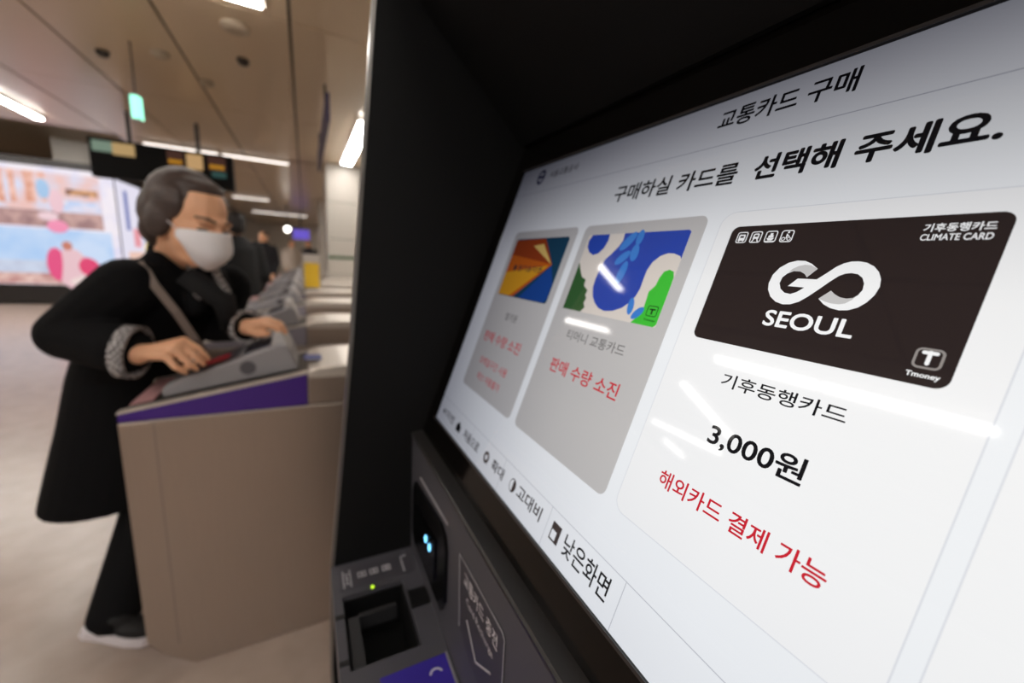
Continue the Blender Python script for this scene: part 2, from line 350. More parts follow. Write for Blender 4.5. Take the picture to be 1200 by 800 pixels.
# ------------------------------------------------------------------ ticket gates
GY0, GY1 = 1.386, 1.716
M_STEEL = mat('brushed_steel', (178, 164, 152), .34, metal=.75, noise=.05, nscale=6., stretch=(60, 1, 1.5))
M_STEEL2 = mat('brushed_steel_top', (216, 208, 198), .42, metal=.45, noise=.04, nscale=6., stretch=(1, 40, 1))
M_PURP = mat('purple_band', (70, 36, 132), .45)
M_RD = mat('reader_grey', (152, 150, 153), .4, noise=.04)
M_RDD = mat('reader_dark', (92, 90, 95), .35)
def gate():
    r = root('ticket_gate', (.38, (GY0+GY1)/2, 0), 'nearest steel ticket gate with a purple side band, beside the kiosk', 'ticket gate', 'row of ticket gates')
    # toe end is cut back near the floor
    MB().prism_y([(-.43, .06), (-.47, .12), (-.47, .832), (1.23, .832), (1.23, .0), (-.36, .0)], GY0, GY1).obj('body', M_STEEL, r, bevel=.004)
    MB().box(-.395, -.392, GY0-.0012, GY0, .09, .828).obj('seam', mat('seam_dark', (150, 138, 128), .5), r)
    MB().box(-.40, 1.2, GY0-.003, GY0, .8285, .8345).obj('edge_strip', mat('strip_pale', (190, 180, 168), .4), r)
    MB().prism_y([(-.468, .836), (-.466, .858), (-.006, .939), (-.009, .836)], GY0, GY0+.006).obj('side_band', M_PURP, r)
    MB().prism_y([(-.468, .836), (-.466, .858), (-.006, .939), (-.009, .836)], GY1-.006, GY1).obj('side_band', M_PURP, r)
    MB().prism_y([(-.466, .834), (-.464, .856), (-.006, .9365), (.04, .944), (.06, .944), (.06, .834)], GY0+.0065, GY1-.0065).obj('deck_core', mat('deck_dark', (74, 66, 60), .4, metal=.3), r)
    # pale rim round the sloping deck
    for y0, y1 in ((GY0-.002, GY0+.022), (GY1-.022, GY1+.002)):
        MB().prism_y([(-.470, .858), (-.466, .866), (-.006, .947), (-.006, .939)], y0, y1).obj('deck_rim', M_STEEL2, r)
    MB().prism_y([(-.005, .836), (-.004, .947), (.03, .957), (.10, .961), (1.2, .961), (1.22, .95), (1.22, .836)], GY0-.001, GY1+.001).obj('cap', M_STEEL2, r, bevel=.004)
    MB().box(-.003, 1.218, GY0-.0025, GY0-.0012, .838, .925).obj('cap_side', M_STEEL, r)
    # reader console
    con = MB().prism_y([(-.385, .878), (-.385, .905), (-.36, .922), (-.085, 1.026), (-.06, 1.022), (-.045, .985), (-.03, .942)], 1.445, 1.665).obj('reader_console', M_RD, r, bevel=.006)
    sl = (1.026-.922)/(.275)
    def on(x): return .922+(x+.36)*sl
    MB().prism_y([(-.34, on(-.34)+.0005), (-.34, on(-.34)+.004), (-.20, on(-.20)+.004), (-.20, on(-.20)+.0005)], 1.475, 1.635).obj('tap_pad', M_RDD, con)
    MB().prism_y([(-.185, on(-.185)+.0005), (-.185, on(-.185)+.003), (-.11, on(-.11)+.003), (-.11, on(-.11)+.0005)], 1.49, 1.62).obj('display', mat('reader_display', (40, 42, 60), .2), con)
    MB().tube([(-.17, 1.4445, .955), (-.17, 1.4435, .955)], .022, 20).obj('speaker_grille', M_RDD, con)
    MB().prism_y([(-.105, 1.02), (-.098, 1.062), (-.075, 1.062), (-.05, 1.0), (-.06, .99)], 1.46, 1.65).obj('card_slot_housing', mat('reader_pale', (196, 194, 194), .45), con, bevel=.004)
    MB().prism_y([(-.452, .868), (-.452, .872), (-.40, .881), (-.40, .877)], 1.43, 1.68).obj('entry_mark', mat('entry_pink', (196, 150, 150), .5), r)
    for x in (-.28, -.235): MB().ell((x, GY0+.008, .858+(x+.466)*.1761+.006), (.012, .008, .006)).obj('rivet', M_STEEL2, r, True)
    return r
g0 = gate()
GL = ['second ticket gate of the row, right behind the one the woman leans on', 'third ticket gate of the row', 'fourth ticket gate of the row, below the yellow notice',
      'fifth ticket gate of the row, behind the yellow notice', 'sixth ticket gate of the row', 'seventh ticket gate of the row', 'last ticket gate of the row, farthest from the kiosk']
for k, dy in enumerate((.945, 1.89, 2.835, 3.78, 4.725, 6.08, 7.025)):
    g = copy_thing(g0, (0, dy, 0), GL[k])
    for ch in g.children:
        if ch.name.startswith('side_band'): ch.material_slots[0].link = 'OBJECT'; ch.material_slots[0].material = mat('band_grey', (150, 146, 156), .45)
r = root('notice_holder', (.055, 4.40, .961), 'yellow notice standing on top of a ticket gate', 'notice')
MB().box(-.01, .12, 4.395, 4.41, .98, 1.215).obj('yellow_card', mat('notice_yellow', (250, 206, 52), .5), r)
MB().box(.0, .11, 4.37, 4.44, .9615, .98).obj('foot', M_RD, r); MB().box(-.02, .13, 4.412, 4.418, .98, 1.30).obj('clear_back', mat('notice_back', (206, 200, 194), .3), r)

# ------------------------------------------------------------------ ticket kiosk
YW, YR = .52, -.19            # inner faces of the two side wings
kiosk = root('ticket_kiosk', (.4, .165, 0), 'black and grey ticket vending kiosk with a tilted touch display', 'kiosk')
M_KGREY = mat('kiosk_grey', (70, 69, 75), .5, noise=.03, nscale=40.)
M_KFRAME = mat('kiosk_frame', (40, 38, 37), .45)
M_KGLASS = mat('kiosk_glass_border', (10, 8, 7), .10, spec=.3)
M_EDGE = mat('kiosk_edge_trim', (150, 146, 142), .3, metal=.85)
prof = [(.022, 0), (.012, .74), (.0167, .899), (.0468, 1.215), (.0757, 1.592), (.0995, 1.90), (.78, 1.90), (.78, 0)]
for y0, y1 in ((YW, YW+.02), (YR-.02, YR)):
    MB().prism_y([(x+.004 if x < .5 else x, z) for x, z in prof], y0, y1).obj('wing', M_BLACK, kiosk)
    e = []
    MB().add([(x-.0002, y, z) for x, z in prof[:6] for y in (y0+.004, y1-.001)] + [(x+.0038, y, z) for x, z in prof[:6] for y in (y0+.004, y1-.001)],
             [(2*i, 2*i+1, 2*i+3, 2*i+2) for i in range(5)] + [(12+2*i, 14+2*i, 15+2*i, 13+2*i) for i in range(5)] + [(2*i, 2*i+2, 14+2*i, 12+2*i) for i in range(5)] + [(2*i+1, 13+2*i, 15+2*i, 3+2*i) for i in range(5)] + [(0, 12, 13, 1), (10, 11, 23, 22)]).obj('edge_trim', M_EDGE, kiosk)
def P(x, y, d=0.): return SO + SX*(x*SU) + SY*(y*SU) + SN*d
sx0, sx1, sy0, sy1 = -4.73, 4.30, -3.57, 1.34
# hood, back body, upright panel, shelf
a = P(0, 1.92); b = P(0, -4.04)
MB().prism_y([(.268, 1.477), (.1247, 1.607), (.08, 1.648), (.095, 1.895), (.77, 1.895), (.77, 1.477)], YR, YW).obj('hood', M_BLACK, kiosk)
MB().prism_y([(.33, .90), (.33, 1.20), (.42, 1.477), (.77, 1.477), (.77, .0), (.33, .0)], YR, YW).obj('back_body', M_BLACK, kiosk)
MB().prism_y([(b.x, b.z), (.1237, 1.0815), (.1237, .9063), (.33, .9063), (.33, 1.082)], YR, YW).obj('upright_panel', M_KGREY, kiosk)
HX0, HX1, HY0, HY1 = .0262, .0992, .362, .462
t = .9063
MB().box(.0165, HX0, YR, YW, .86, t).box(HX1, .33, YR, YW, .86, t).box(HX0, HX1, YR, HY0, .86, t).box(HX0, HX1, HY1, YW, .86, t).obj('shelf', M_KGREY, kiosk)
MB().box(.03, .33, YR, YW, .0, .80).obj('lower_body', M_KGREY, kiosk)
MB().box(HX0, HX1, HY0, HY1, .80, .845).box(HX0-.0002, HX0+.002, HY0, HY1, .845, .9).box(HX1-.002, HX1, HY0, HY1, .845, .9).box(HX0, HX1, HY0, HY0+.002, .845, .9).box(HX0, HX1, HY1-.002, HY1, .845, .9).obj('banknote_tray', mat('tray_black', (8, 8, 9), .5), kiosk)
# inner lip and hinged flap of the tray
MB().box(HX0+.004, HX0+.016, HY0+.004, HY1-.03, .885, .902).box(HX0+.016, HX1-.014, HY1-.034, HY1-.028, .885, .903).obj('tray_lip', mat('tray_lip', (38, 38, 40), .45), kiosk)
MB().box(.100, .1225, .412, .437, t, t+.004).obj('thumb_notch', mat('notch_black', (10, 10, 11), .5), kiosk)
for y in (.373, .433): MB().box(.0166, .027, y-.003, y+.003, t-.002, t+.0006).obj('tray_groove', mat('notch_black', (10, 10, 11), .5), kiosk)
led = MB().ell((.0622, .4635, t+.001), (.0022, .0022, .0016)).obj('status_light', mat('green_led', (190, 235, 40), emit=1.6), kiosk, True)
# icon label near the wing
lab = MB().box(.0255, .1180, .472, .507, t, t+.0005).obj('icon_label', mat('label_grey', (66, 64, 70), .5), kiosk)
M_LP = mat('label_print', (168, 165, 170), .5)
def flat(name, mt, parent, quads):       # thin print on the shelf, quads as (x0,x1,y0,y1)
    m = MB()
    for q in quads: m.box(q[0], q[1], q[2], q[3], t+.0006, t+.0009)
    return m.obj(name, mt, parent)
flat('print', M_LP, lab, [(.029, .0305, .474, .505), (.0375, .039, .474, .505), (.0315, .0365, .48, .482), (.0315, .0365, .497, .499), (.033, .035, .484, .495)])
for x in (.047, .062, .078): flat('print', M_LP, lab, [(x, x+.011, .486, .488), (x, x+.011, .494, .496), (x, x+.0015, .486, .496), (x+.0095, x+.011, .486, .496), (x+.004, x+.0075, .489, .493)])
flat('print', M_LP, lab, [(.104, .1053, .475, .504), (.105, .112, .503, .505)])
pp = MB().box(.052, .1190, .20, .342, t, t+.0012).obj('purple_label', mat('purple_label', (52, 38, 140), .45), kiosk)
arcv = [(.1045+.0075*math.cos(th)*k, .322+.0085*math.sin(th)*k) for k in (1, .72) for th in [math.radians(20+14*i) for i in range(11)]]
MB().add([(x, y, t+.0014) for x, y in arcv], [(i, i+1, i+12, i+11) for i in range(10)]).obj('print', mat('label_white', (190, 188, 205), .5), pp)
MB().box(.1192, .1212, .20, .3425, t, t+.002).obj('label_rim', mat('rim_grey', (130, 128, 134), .4), kiosk)
# card reader and instruction plate on the upright panel
XA = .1237
def yz(name, pts, mt, parent, d0, d1): return MB().prism([(XA-d0, y, z) for y, z in pts], (-(d1-d0), 0, 0)).obj(name, mt, parent)
rd = yz('card_reader', [(.497, 1.012), (.488, 1.028), (.375, 1.040), (.360, 1.034), (.354, 1.02), (.354, .958), (.366, .938), (.485, .938), (.497, .95)], mat('reader_black', (9, 9, 11), .25), kiosk, .0, .004)
yz('reader_mouth', [(.478, 1.0), (.385, 1.012), (.385, .962), (.478, .958)], mat('mouth_black', (3, 3, 4), .15), rd, .004, .006)
for y in (.4195, .4035): MB().ell((XA-.0066, y, .991), (.001, .0030, .0050)).obj('blue_light', mat('blue_led', (120, 205, 255), emit=3.0), rd, True)
yz('reader_trim', [(.470, 1.0415), (.470, 1.0435), (.358, 1.0505), (.358, 1.0485)], mat('trim_line', (150, 148, 152), .35), kiosk, .0, .0015)
inf = yz('instruction_plate', [(.3185, 1.0446), (.224, 1.0478), (.2195, 1.044), (.2187, .985), (.25, .955), (.285, .955), (.3134, .968)], mat('plate_dark', (58, 56, 64), .5), kiosk, .0, .0008)
def bar(p, q, wd): 
    p = Vector((0,)+p); q = Vector((0,)+q); d = (q-p).normalized(); n = Vector((0, -d.z, d.y))*wd; return [((p+n).y, (p+n).z), ((q+n).y, (q+n).z), ((q-n).y, (q-n).z), ((p-n).y, (p-n).z)]
m = MB()
for p, q in (((.3185, 1.0446), (.224, 1.0478)), ((.3185, 1.0446), (.3134, .968)), ((.2195, 1.044), (.2187, .985)), ((.224, 1.0478), (.2195, 1.044))):
    m.prism([(XA-.0008, y, z) for y, z in bar(p, q, .0007)], (-.0006, 0, 0))
m.obj('outline', mat('outline_grey', (140, 138, 142), .4), inf)
m = MB()
for p, q in (((.2945, .992), (.2700, .9705)), ((.2700, .9705), (.2400, .992))): m.prism([(XA-.0008, y, z) for y, z in bar(p, q, .0009)], (-.0005, 0, 0))
m.obj('down_arrow', mat('arrow_grey', (170, 168, 172), .4), inf)
def plate_text(body, y0, y1, z0, z1, bold=0.):
    v, f = text_fit(body, 0, 1, 0, 1, bold); link('lettering', mesh('lettering', [(XA-.0012, y0+(y1-y0)*a, z0+(z1-z0)*b_) for a, b_ in v], f), mat('plate_print', (205, 200, 204), .5), inf)
plate_text('교통카드 충전', .3045, .2305, 1.0225, 1.0375, .01); plate_text('Card Recharge', .2965, .2375, 1.0065, 1.0155)
# display surround: glass border in the display plane, frame strip below it
def plane_box(x0, x1, y0, y1, d0, d1):
    m = MB(); m.prism([P(x0, y0, d0), P(x1, y0, d0), P(x1, y1, d0), P(x0, y1, d0)], SN*(d1-d0)); return m
RX = 4.95
m = MB()
for q in ((sx0-.36, RX, -4.04, sy0), (sx0-.36, RX, sy1, 1.95), (sx0-.36, sx0, sy0, sy1), (sx1, RX, sy0, sy1)): m.prism([P(q[0], q[2], -.02), P(q[1], q[2], -.02), P(q[1], q[3], -.02), P(q[0], q[3], -.02)], SN*.022)
m.obj('glass_border', M_KGLASS, kiosk)
for q in ((sx0-.03, sx1+.03, sy0-.03, sy0), (sx0-.03, sx1+.03, sy1, sy1+.03)):
    plane_box(q[0], q[1], q[2], q[3], .002, .0026).obj('display_rim', mat('rim_dark', (44, 40, 40), .35), kiosk)
MB().prism_y([(b.x+.001, b.z+.0035), (.1240, 1.0850), (.1222, 1.0835), (.1230, 1.079), (b.x+.001, b.z-.001)], YR, YW).obj('frame_strip', M_KFRAME, kiosk)

# ---- the display and what it shows (print on the lit panel)
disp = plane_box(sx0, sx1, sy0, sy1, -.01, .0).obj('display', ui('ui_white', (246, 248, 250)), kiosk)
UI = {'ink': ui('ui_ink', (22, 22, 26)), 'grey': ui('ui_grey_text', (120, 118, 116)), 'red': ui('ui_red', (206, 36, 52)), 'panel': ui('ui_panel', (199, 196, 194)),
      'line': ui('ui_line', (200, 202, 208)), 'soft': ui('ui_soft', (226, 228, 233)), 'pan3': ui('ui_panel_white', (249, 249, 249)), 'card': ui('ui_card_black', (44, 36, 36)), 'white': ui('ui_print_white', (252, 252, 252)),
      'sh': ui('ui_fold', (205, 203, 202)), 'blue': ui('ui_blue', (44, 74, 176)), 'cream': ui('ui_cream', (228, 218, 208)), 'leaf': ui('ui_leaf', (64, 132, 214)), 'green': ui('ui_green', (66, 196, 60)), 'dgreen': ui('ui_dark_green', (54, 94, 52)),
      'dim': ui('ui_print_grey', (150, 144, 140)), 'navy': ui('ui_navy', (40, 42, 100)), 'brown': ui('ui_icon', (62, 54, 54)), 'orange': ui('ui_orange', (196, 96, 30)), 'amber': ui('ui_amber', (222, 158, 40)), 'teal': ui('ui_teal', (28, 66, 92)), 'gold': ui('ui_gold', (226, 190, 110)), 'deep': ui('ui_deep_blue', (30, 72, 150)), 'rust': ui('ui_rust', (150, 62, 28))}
LY = [0]
def draw(name, polys, col, lay):
    """flat shapes on the display; polys: outlines in display units, or (verts, faces)"""
    v = []; f = []
    for p in polys:
        n = len(v)
        if isinstance(p, tuple) and len(p) == 2 and isinstance(p[1], list) and p[1] and isinstance(p[1][0], tuple) and isinstance(p[1][0][0], int):
            v += p[0]; f += [tuple(i+n for i in q) for q in p[1]]
        else:
            v += list(p); f.append(tuple(range(n, n+len(p))))
    me = mesh(name, [P(x, y, lay*.00012) for x, y in v], f)
    bm = bmesh.new(); bm.from_mesh(me); bmesh.ops.triangulate(bm, faces=[q for q in bm.faces if len(q.verts) > 4])
    for q in bm.faces:
        if q.normal.dot(SN) < 0: q.normal_flip()
    bm.to_mesh(me); bm.free()
    return link(name, me, UI[col], disp)
def rr(x0, x1, y0, y1, r, n=6):
    o = []
    for cx, cy, a0 in ((x1-r, y1-r, 0), (x0+r, y1-r, 90), (x0+r, y0+r, 180), (x1-r, y0+r, 270)):
        for i in range(n+1): a = math.radians(a0+90*i/n); o.append((cx+r*math.cos(a), cy+r*math.sin(a)))
    return o
def ring(outer, inner):
    n = len(outer); return (list(outer)+list(inner), [(i, (i+1) % n, (i+1) % n+n, i+n) for i in range(n)])
def rring(x0, x1, y0, y1, r, wd): return ring(rr(x0, x1, y0, y1, r), rr(x0+wd, x1-wd, y0+wd, y1-wd, max(r-wd, .002)))
def el(cx, cy, rx, ry, ang=0., n=24):
    c, s = math.cos(math.radians(ang)), math.sin(math.radians(ang)); o = []
    for i in range(n): a = math.tau*i/n; x, y = rx*math.cos(a), ry*math.sin(a); o.append((cx+x*c-y*s, cy+x*s+y*c))
    return o
def q4(x0, x1, y0, y1): return [(x0, y0), (x1, y0), (x1, y1), (x0, y1)]
def smooth(pts, n=3):                    # round off a traced outline
    for _ in range(n-1):
        o = []
        for i in range(len(pts)):
            a = pts[i]; b_ = pts[(i+1) % len(pts)]; o += [(.75*a[0]+.25*b_[0], .75*a[1]+.25*b_[1]), (.25*a[0]+.75*b_[0], .25*a[1]+.75*b_[1])]
        pts = o
    return pts
def txt(body, x0, x1, y0, y1, col, bold=0., lay=6):
    v, f = text_fit(body, x0, x1, y0, y1); e = bold*(y1-y0)*1.0
    if not e: return draw('lettering', [(v, f)], col, lay)
    k = 1-2*e/(x1-x0); ky = 1-2*e/(y1-y0); v = [(x0+e+(x-x0)*k, y0+e+(y-y0)*ky) for x, y in v]
    return draw('lettering', [([(x+e*math.cos(a), y+e*math.sin(a)) for x, y in v], f) for a in [math.tau*i/8 for i in range(8)]], col, lay)

draw('header_rule', [q4(sx0, sx1, .847, .856)], 'line', 1)
draw('menu_rule', [q4(sx0, sx1, -3.128, -3.120)], 'line', 1)
for x in (-3.14, -2.01, -.875, .255, 1.39, 2.52): draw('menu_divider', [q4(x-.004, x+.004, sy0, -3.13)], 'line', 1)
PW, PM, PT, PB, CW = 2.01, .137, .135, -2.68, 1.586
for k in (-2, -1): draw('card_panel', [rr(k*PW-PM, k*PW+CW+PM, PB, PT, .09)], 'panel', 1)
for k in (0, 1):
    draw('card_panel', [rr(k*PW-PM, k*PW+CW+PM+.05, PB, PT, .12)], 'pan3', 2); draw('panel_outline', [rring(k*PW-PM-.008, k*PW+CW+PM+.058, PB-.008, PT+.008, .128, .009)], 'soft', 1)
txt('교통카드 구매', -.585, .556, 1.02, 1.218, 'ink', .022)
txt('구매하실 카드를', -1.79, -.165, .415, .63, 'ink', .022); txt('선택해 주세요.', -.012, 1.413, .415, .638, 'ink', .034)
draw('operator_emblem', [ring(el(-3.98, 1.125, .125, .135), el(-3.98, 1.125, .075, .085)), q4(-4.07, -3.89, 1.10, 1.15)], 'navy', 4)
txt('서울교통공사', -3.69, -2.9, 1.055, 1.175, 'brown', .01)
# season ticket panel
x0 = -2*PW
draw('card_picture', [rr(x0, x0+CW, -1, 0, .05)], 'teal', 3)
draw('card_picture_shape', [[(x0+.01, -.99), (x0+.01, -.05), (x0+.45, -.01), (x0+1.38, -.42), (x0+.55, -.99)]], 'orange', 4)
draw('card_picture_shape', [[(x0+.01, -.28), (x0+.01, -.02), (x0+.95, -.01), (x0+1.38, -.42)]], 'rust', 5)
draw('card_picture_shape', [[(x0+.01, -.99), (x0+.01, -.6), (x0+1.3, -.44), (x0+.42, -.99)]], 'amber', 5)
draw('card_picture_shape', [[(-3.36, -.13), (-3.07, -.10), (x0+1.36, -.42)]], 'gold', 6)
draw('card_picture_shape', [[(x0+.75, -.99), (x0+1.50, -.99), (x0+1.57, -.93), (x0+1.57, -.70), (x0+1.38, -.44)]], 'deep', 5)
txt('정기승차권', -3.62, -2.86, -.565, -.455, 'brown', .02, 7); draw('card_picture_mark', [el(-3.72, -.51, .05, .055)], 'brown', 7)
txt('정기권', -3.45, -3.06, -1.39, -1.265, 'grey', .02); txt('판매 수량 소진', -3.95, -2.655, -1.825, -1.645, 'red', .01)
txt('코레일구간 사용', -3.80, -2.775, -2.21, -2.08, 'red', .006); txt('버스 이용불가', -3.67, -2.835, -2.465, -2.335, 'red', .006)
# transit card panel
x0 = -PW
draw('card_picture', [rr(x0, x0+CW, -1, 0, .03)], 'cream', 3)
BL1 = [(-1.345, -.001), (-.452, -.001), (-.425, -.02), (-.425, -.30), (-.447, -.27), (-.533, -.244), (-.61, -.242), (-.696, -.273), (-.768, -.341), (-.801, -.427), (-.804, -.512), (-.801, -.632), (-.825, -.72), (-.879, -.795), (-.961, -.866), (-1.085, -.915), (-1.205, -.935), (-1.326, -.914), (-1.427, -.859), (-1.507, -.78), (-1.559, -.677), (-1.569, -.579), (-1.558, -.44), (-1.522, -.321), (-1.439, -.242), (-1.372, -.166), (-1.333, -.091)]
BL2 = [(-1.934, -.001), (-1.606, -.001), (-1.592, -.084), (-1.625, -.183), (-1.693, -.247), (-1.786, -.27), (-1.885, -.233), (-1.959, -.16), (-1.975, -.075)]
GR = [(-.761, -.999), (-.702, -.925), (-.659, -.835), (-.664, -.736), (-.672, -.654), (-.613, -.583), (-.601, -.5), (-.572, -.433), (-.515, -.411), (-.455, -.428), (-.428, -.488), (-.426, -.6), (-.426, -.97), (-.455, -.999)]
DG = [(-2.005, -.37), (-1.925, -.475), (-1.84, -.565), (-1.752, -.59), (-1.737, -.671), (-1.638, -.724), (-1.649, -.785), (-1.607, -.821), (-1.624, -.883), (-1.577, -.937), (-1.629, -.999), (-2.005, -.999)]
draw('card_picture_shape', [BL1, BL2], 'blue', 4); draw('card_picture_shape', [GR], 'green', 4); draw('card_picture_shape', [DG], 'dgreen', 4)
draw('card_picture_leaf', [el(-1.238, -.102, .14, .06, 48), el(-1.075, -.06, .052, .09, 0), el(-1.074, -.237, .06, .10, 8), el(-1.235, -.30, .12, .055, 38), el(-1.161, -.475, .06, .14, -8), el(-.84, -.83, .045, .095, 10), el(-.715, -.89, .09, .045, 45)], 'leaf', 5)
draw('card_picture_mark', [rring(-.60, -.465, -.90, -.79, .02, .008), q4(-.57, -.495, -.835, -.82), q4(-.542, -.523, -.88, -.82)], 'ink', 6)
txt('Tmoney', -.605, -.455, -.955, -.925, 'ink', .02)
txt('티머니 교통카드', -1.71, -.69, -1.365, -1.24, 'grey', .01); txt('판매 수량 소진', -1.825, -.572, -1.81, -1.63, 'red', .014)
# climate card panel
draw('card_picture', [rr(0, CW, -1, 0, .06)], 'card', 4)
GO = [(.764, -.352), (.715, -.316), (.667, -.296), (.614, -.294), (.559, -.312), (.508, -.353), (.477, -.411), (.471, -.478), (.484, -.529), (.52, -.582), (.57, -.617), (.625, -.631), (.676, -.625), (.727, -.599), (.771, -.556), (.822, -.495), (.866, -.44), (.905, -.397), (.936, -.379), (.969, -.373), (1.006, -.379), (1.037, -.402), (1.057, -.44), (1.062, -.482), (1.049, -.518), (1.029, -.54), (.996, -.548), (.959, -.543), (.924, -.526), (.894, -.502), (.839, -.565), (.88, -.6), (.925, -.621), (.979, -.63), (1.027, -.623), (1.074, -.598), (1.108, -.559), (1.132, -.51), (1.141, -.454), (1.132, -.405), (1.109, -.36), (1.073, -.323), (1.029, -.3), (.986, -.292), (.945, -.294), (.906, -.308), (.87, -.334), (.831, -.378), (.783, -.429), (.661, -.43), (.614, -.491), (.725, -.493), (.687, -.531), (.65, -.549), (.608, -.543), (.571, -.516), (.549, -.473), (.553, -.427), (.578, -.395), (.616, -.375), (.66, -.376), (.695, -.394), (.716, -.417)]
draw('card_emblem', [GO], 'white', 5)
draw('card_emblem_fold', [[(.764, -.352), (.716, -.417), (.695, -.394), (.66, -.376), (.616, -.375), (.584, -.387), (.602, -.359), (.637, -.336), (.676, -.325), (.715, -.328)], [(.839, -.565), (.894, -.502), (.924, -.526), (.959, -.543), (.996, -.548), (1.029, -.54), (1.047, -.521), (1.026, -.556), (.999, -.581), (.967, -.591), (.922, -.59), (.882, -.581)]], 'sh', 6)
txt('SEOUL', .535, 1.10, -.806, -.682, 'white', .03)
txt('기후동행카드', 1.238, 1.53, -.104, -.052, 'white', .025); txt('CLIMATE CARD', 1.238, 1.53, -.157, -.117, 'white', .02)
draw('card_emblem', [rring(1.410, 1.533, -.905, -.787, .03, .012)], 'dim', 5)
draw('card_emblem', [rr(1.437, 1.508, -.823, -.803, .0095), rr(1.463, 1.482, -.884, -.80, .009)], 'white', 6)
txt('Tmoney', 1.402, 1.545, -.965, -.927, 'white', .03)
for k in range(4):
    a = .066+.1195*k; y0, y1 = -.149, -.052; c = a+.046
    polys = [rring(a, a+.092, y0, y1, .02, .008)]
    if k == 0: polys += [rring(c-.028, c+.028, -.128, -.075, .01, .012), q4(c-.028, c+.028, -.128, -.104), q4(c-.022, c-.012, -.137, -.128), q4(c+.012, c+.022, -.137, -.128)]
    if k == 1: polys += [rring(c-.024, c+.024, -.115, -.07, .012, .011), q4(c-.024, c+.024, -.115, -.098), [(c-.03, -.14), (c-.018, -.14), (c-.008, -.115), (c-.018, -.115)], [(c+.018, -.14), (c+.03, -.14), (c+.018, -.115), (c+.008, -.115)]]
    if k == 2: polys += [[(c-.03, -.112), (c+.03, -.112), (c+.016, -.132), (c-.016, -.132)], q4(c-.02, c+.02, -.11, -.09), q4(c-.01, c+.012, -.09, -.072), q4(c-.034, c+.034, -.14, -.135)]
    if k == 3: polys += [ring(el(c-.02, -.122, .015, .015), el(c-.02, -.122, .009, .009)), ring(el(c+.02, -.122, .015, .015), el(c+.02, -.122, .009, .009)), el(c+.006, -.07, .008, .008), [(c-.006, -.08), (c+.006, -.084), (c+.004, -.12), (c-.004, -.12)], [(c+.004, -.09), (c+.022, -.1), (c+.02, -.106), (c+.002, -.098)]]
    draw('card_pictogram', polys, 'white', 5)
txt('기후동행카드', .40, 1.232, -1.335, -1.225, 'ink', .012); txt('3,000원', .462, 1.138, -1.80, -1.61, 'ink', .02); txt('해외카드 결제 가능', .197, 1.424, -2.282, -2.135, 'red', .014)
# menu bar
draw('menu_icon', [[(-4.53, -3.345), (-4.41, -3.29), (-4.41, -3.40)]], 'ink', 4); txt('이전', -4.33, -3.92, -3.41, -3.27, 'brown', .02)
draw('menu_icon', [[(-3.77, -3.335), (-3.675, -3.26), (-3.58, -3.335), (-3.58, -3.425), (-3.77, -3.425)]], 'ink', 4); txt('처음으로', -3.41, -2.79, -3.42, -3.265, 'brown', .02)
draw('menu_icon', [ring(el(-2.505, -3.335, .085, .085), el(-2.505, -3.335, .038, .038)), [(-2.43, -3.40), (-2.41, -3.42), (-2.455, -3.405)]], 'brown', 4); txt('확대', -2.30, -1.94, -3.405, -3.25, 'brown', .02)
half = [(-1.685+.078*math.cos(a), -3.32+.085*math.sin(a)) for a in [math.radians(-90+15*i) for i in range(13)]]
draw('menu_icon', [ring(el(-1.685, -3.32, .078, .085), el(-1.685, -3.32, .066, .073)), half], 'brown', 4); txt('고대비', -1.55, -.998, -3.39, -3.225, 'brown', .02)
draw('menu_icon', [ring(q4(-.782, -.628, -3.415, -3.225), q4(-.766, -.682, -3.395, -3.305)), ], 'brown', 4)
txt('낮은화면', -.54, .131, -3.425, -3.205, 'ink', .01)

# ------------------------------------------------------------------ people
M_SKIN = mat('skin', (238, 182, 144), .55, noise=.04, nscale=60.)
M_COAT = mat('black_wool', (15, 15, 17), .9, noise=.25, nscale=120., spec=.15, bump=.3)
M_TRS = mat('black_trousers', (14, 14, 16), .85, spec=.15)
M_HOUND = checker('houndstooth', (196, 192, 192), (62, 60, 62), 130.)
woman = root('person', (-.58, 1.80, 0), 'person in a long black coat and white mask leaning over the nearest gate', 'person')
HC = Vector((-.289, 1.50, 1.389)); FW = Vector((.73, -.61, -.40)).normalized(); UPV = Vector((.16, -.10, 1)); UPV = (UPV-FW*UPV.dot(FW)).normalized(); RT = FW.cross(UPV)
HB = Matrix((RT, FW, UPV)).transposed()
K = 1.06
def H(x, y, z): return HC + HB@(Vector((x, y, z))*K)
F2 = Vector((.76, -.65, 0)); A2 = Vector((.65, .76, 0))
b = MB()
hr = lambda *a: tuple(x*K for x in a)
b.ell(H(0, -.012, .030), hr(.074, .092, .088), HB); b.ell(H(0, .025, -.02), hr(.064, .066, .085), HB); b.ell(H(0, .035, -.075), hr(.045, .05, .042), HB)
b.cap(H(0, .088, .012), H(0, .104, -.028), .010, .014); b.ell(H(0, .075, .028), hr(.05, .018, .012), HB)
for s in (-1, 1):
    b.ell(H(.075*s, -.008, -.012), hr(.010, .022, .034), HB); b.ell(H(.036*s, .066, -.022), hr(.024, .02, .018), HB)
chest = Vector((-.395, 1.705, 1.14)); hip = Vector((-.60, 1.86, .84))
shR = Vector((-.475, 1.58, 1.195)); shL = Vector((-.255, 1.80, 1.185))
b.cap(H(0, -.03, -.06), Vector((-.37, 1.66, 1.20)), .052, .06); b.cap(Vector((-.41, 1.715, 1.14)), hip, .075, .085); b.cap(shR, shL, .055, .055)
elR = Vector((-.622, 1.62, 1.043)); wrR = Vector((-.425, 1.445, 1.012)); elL = Vector((-.30, 1.80, 1.04)); wrL = Vector((-.175, 1.575, 1.062))
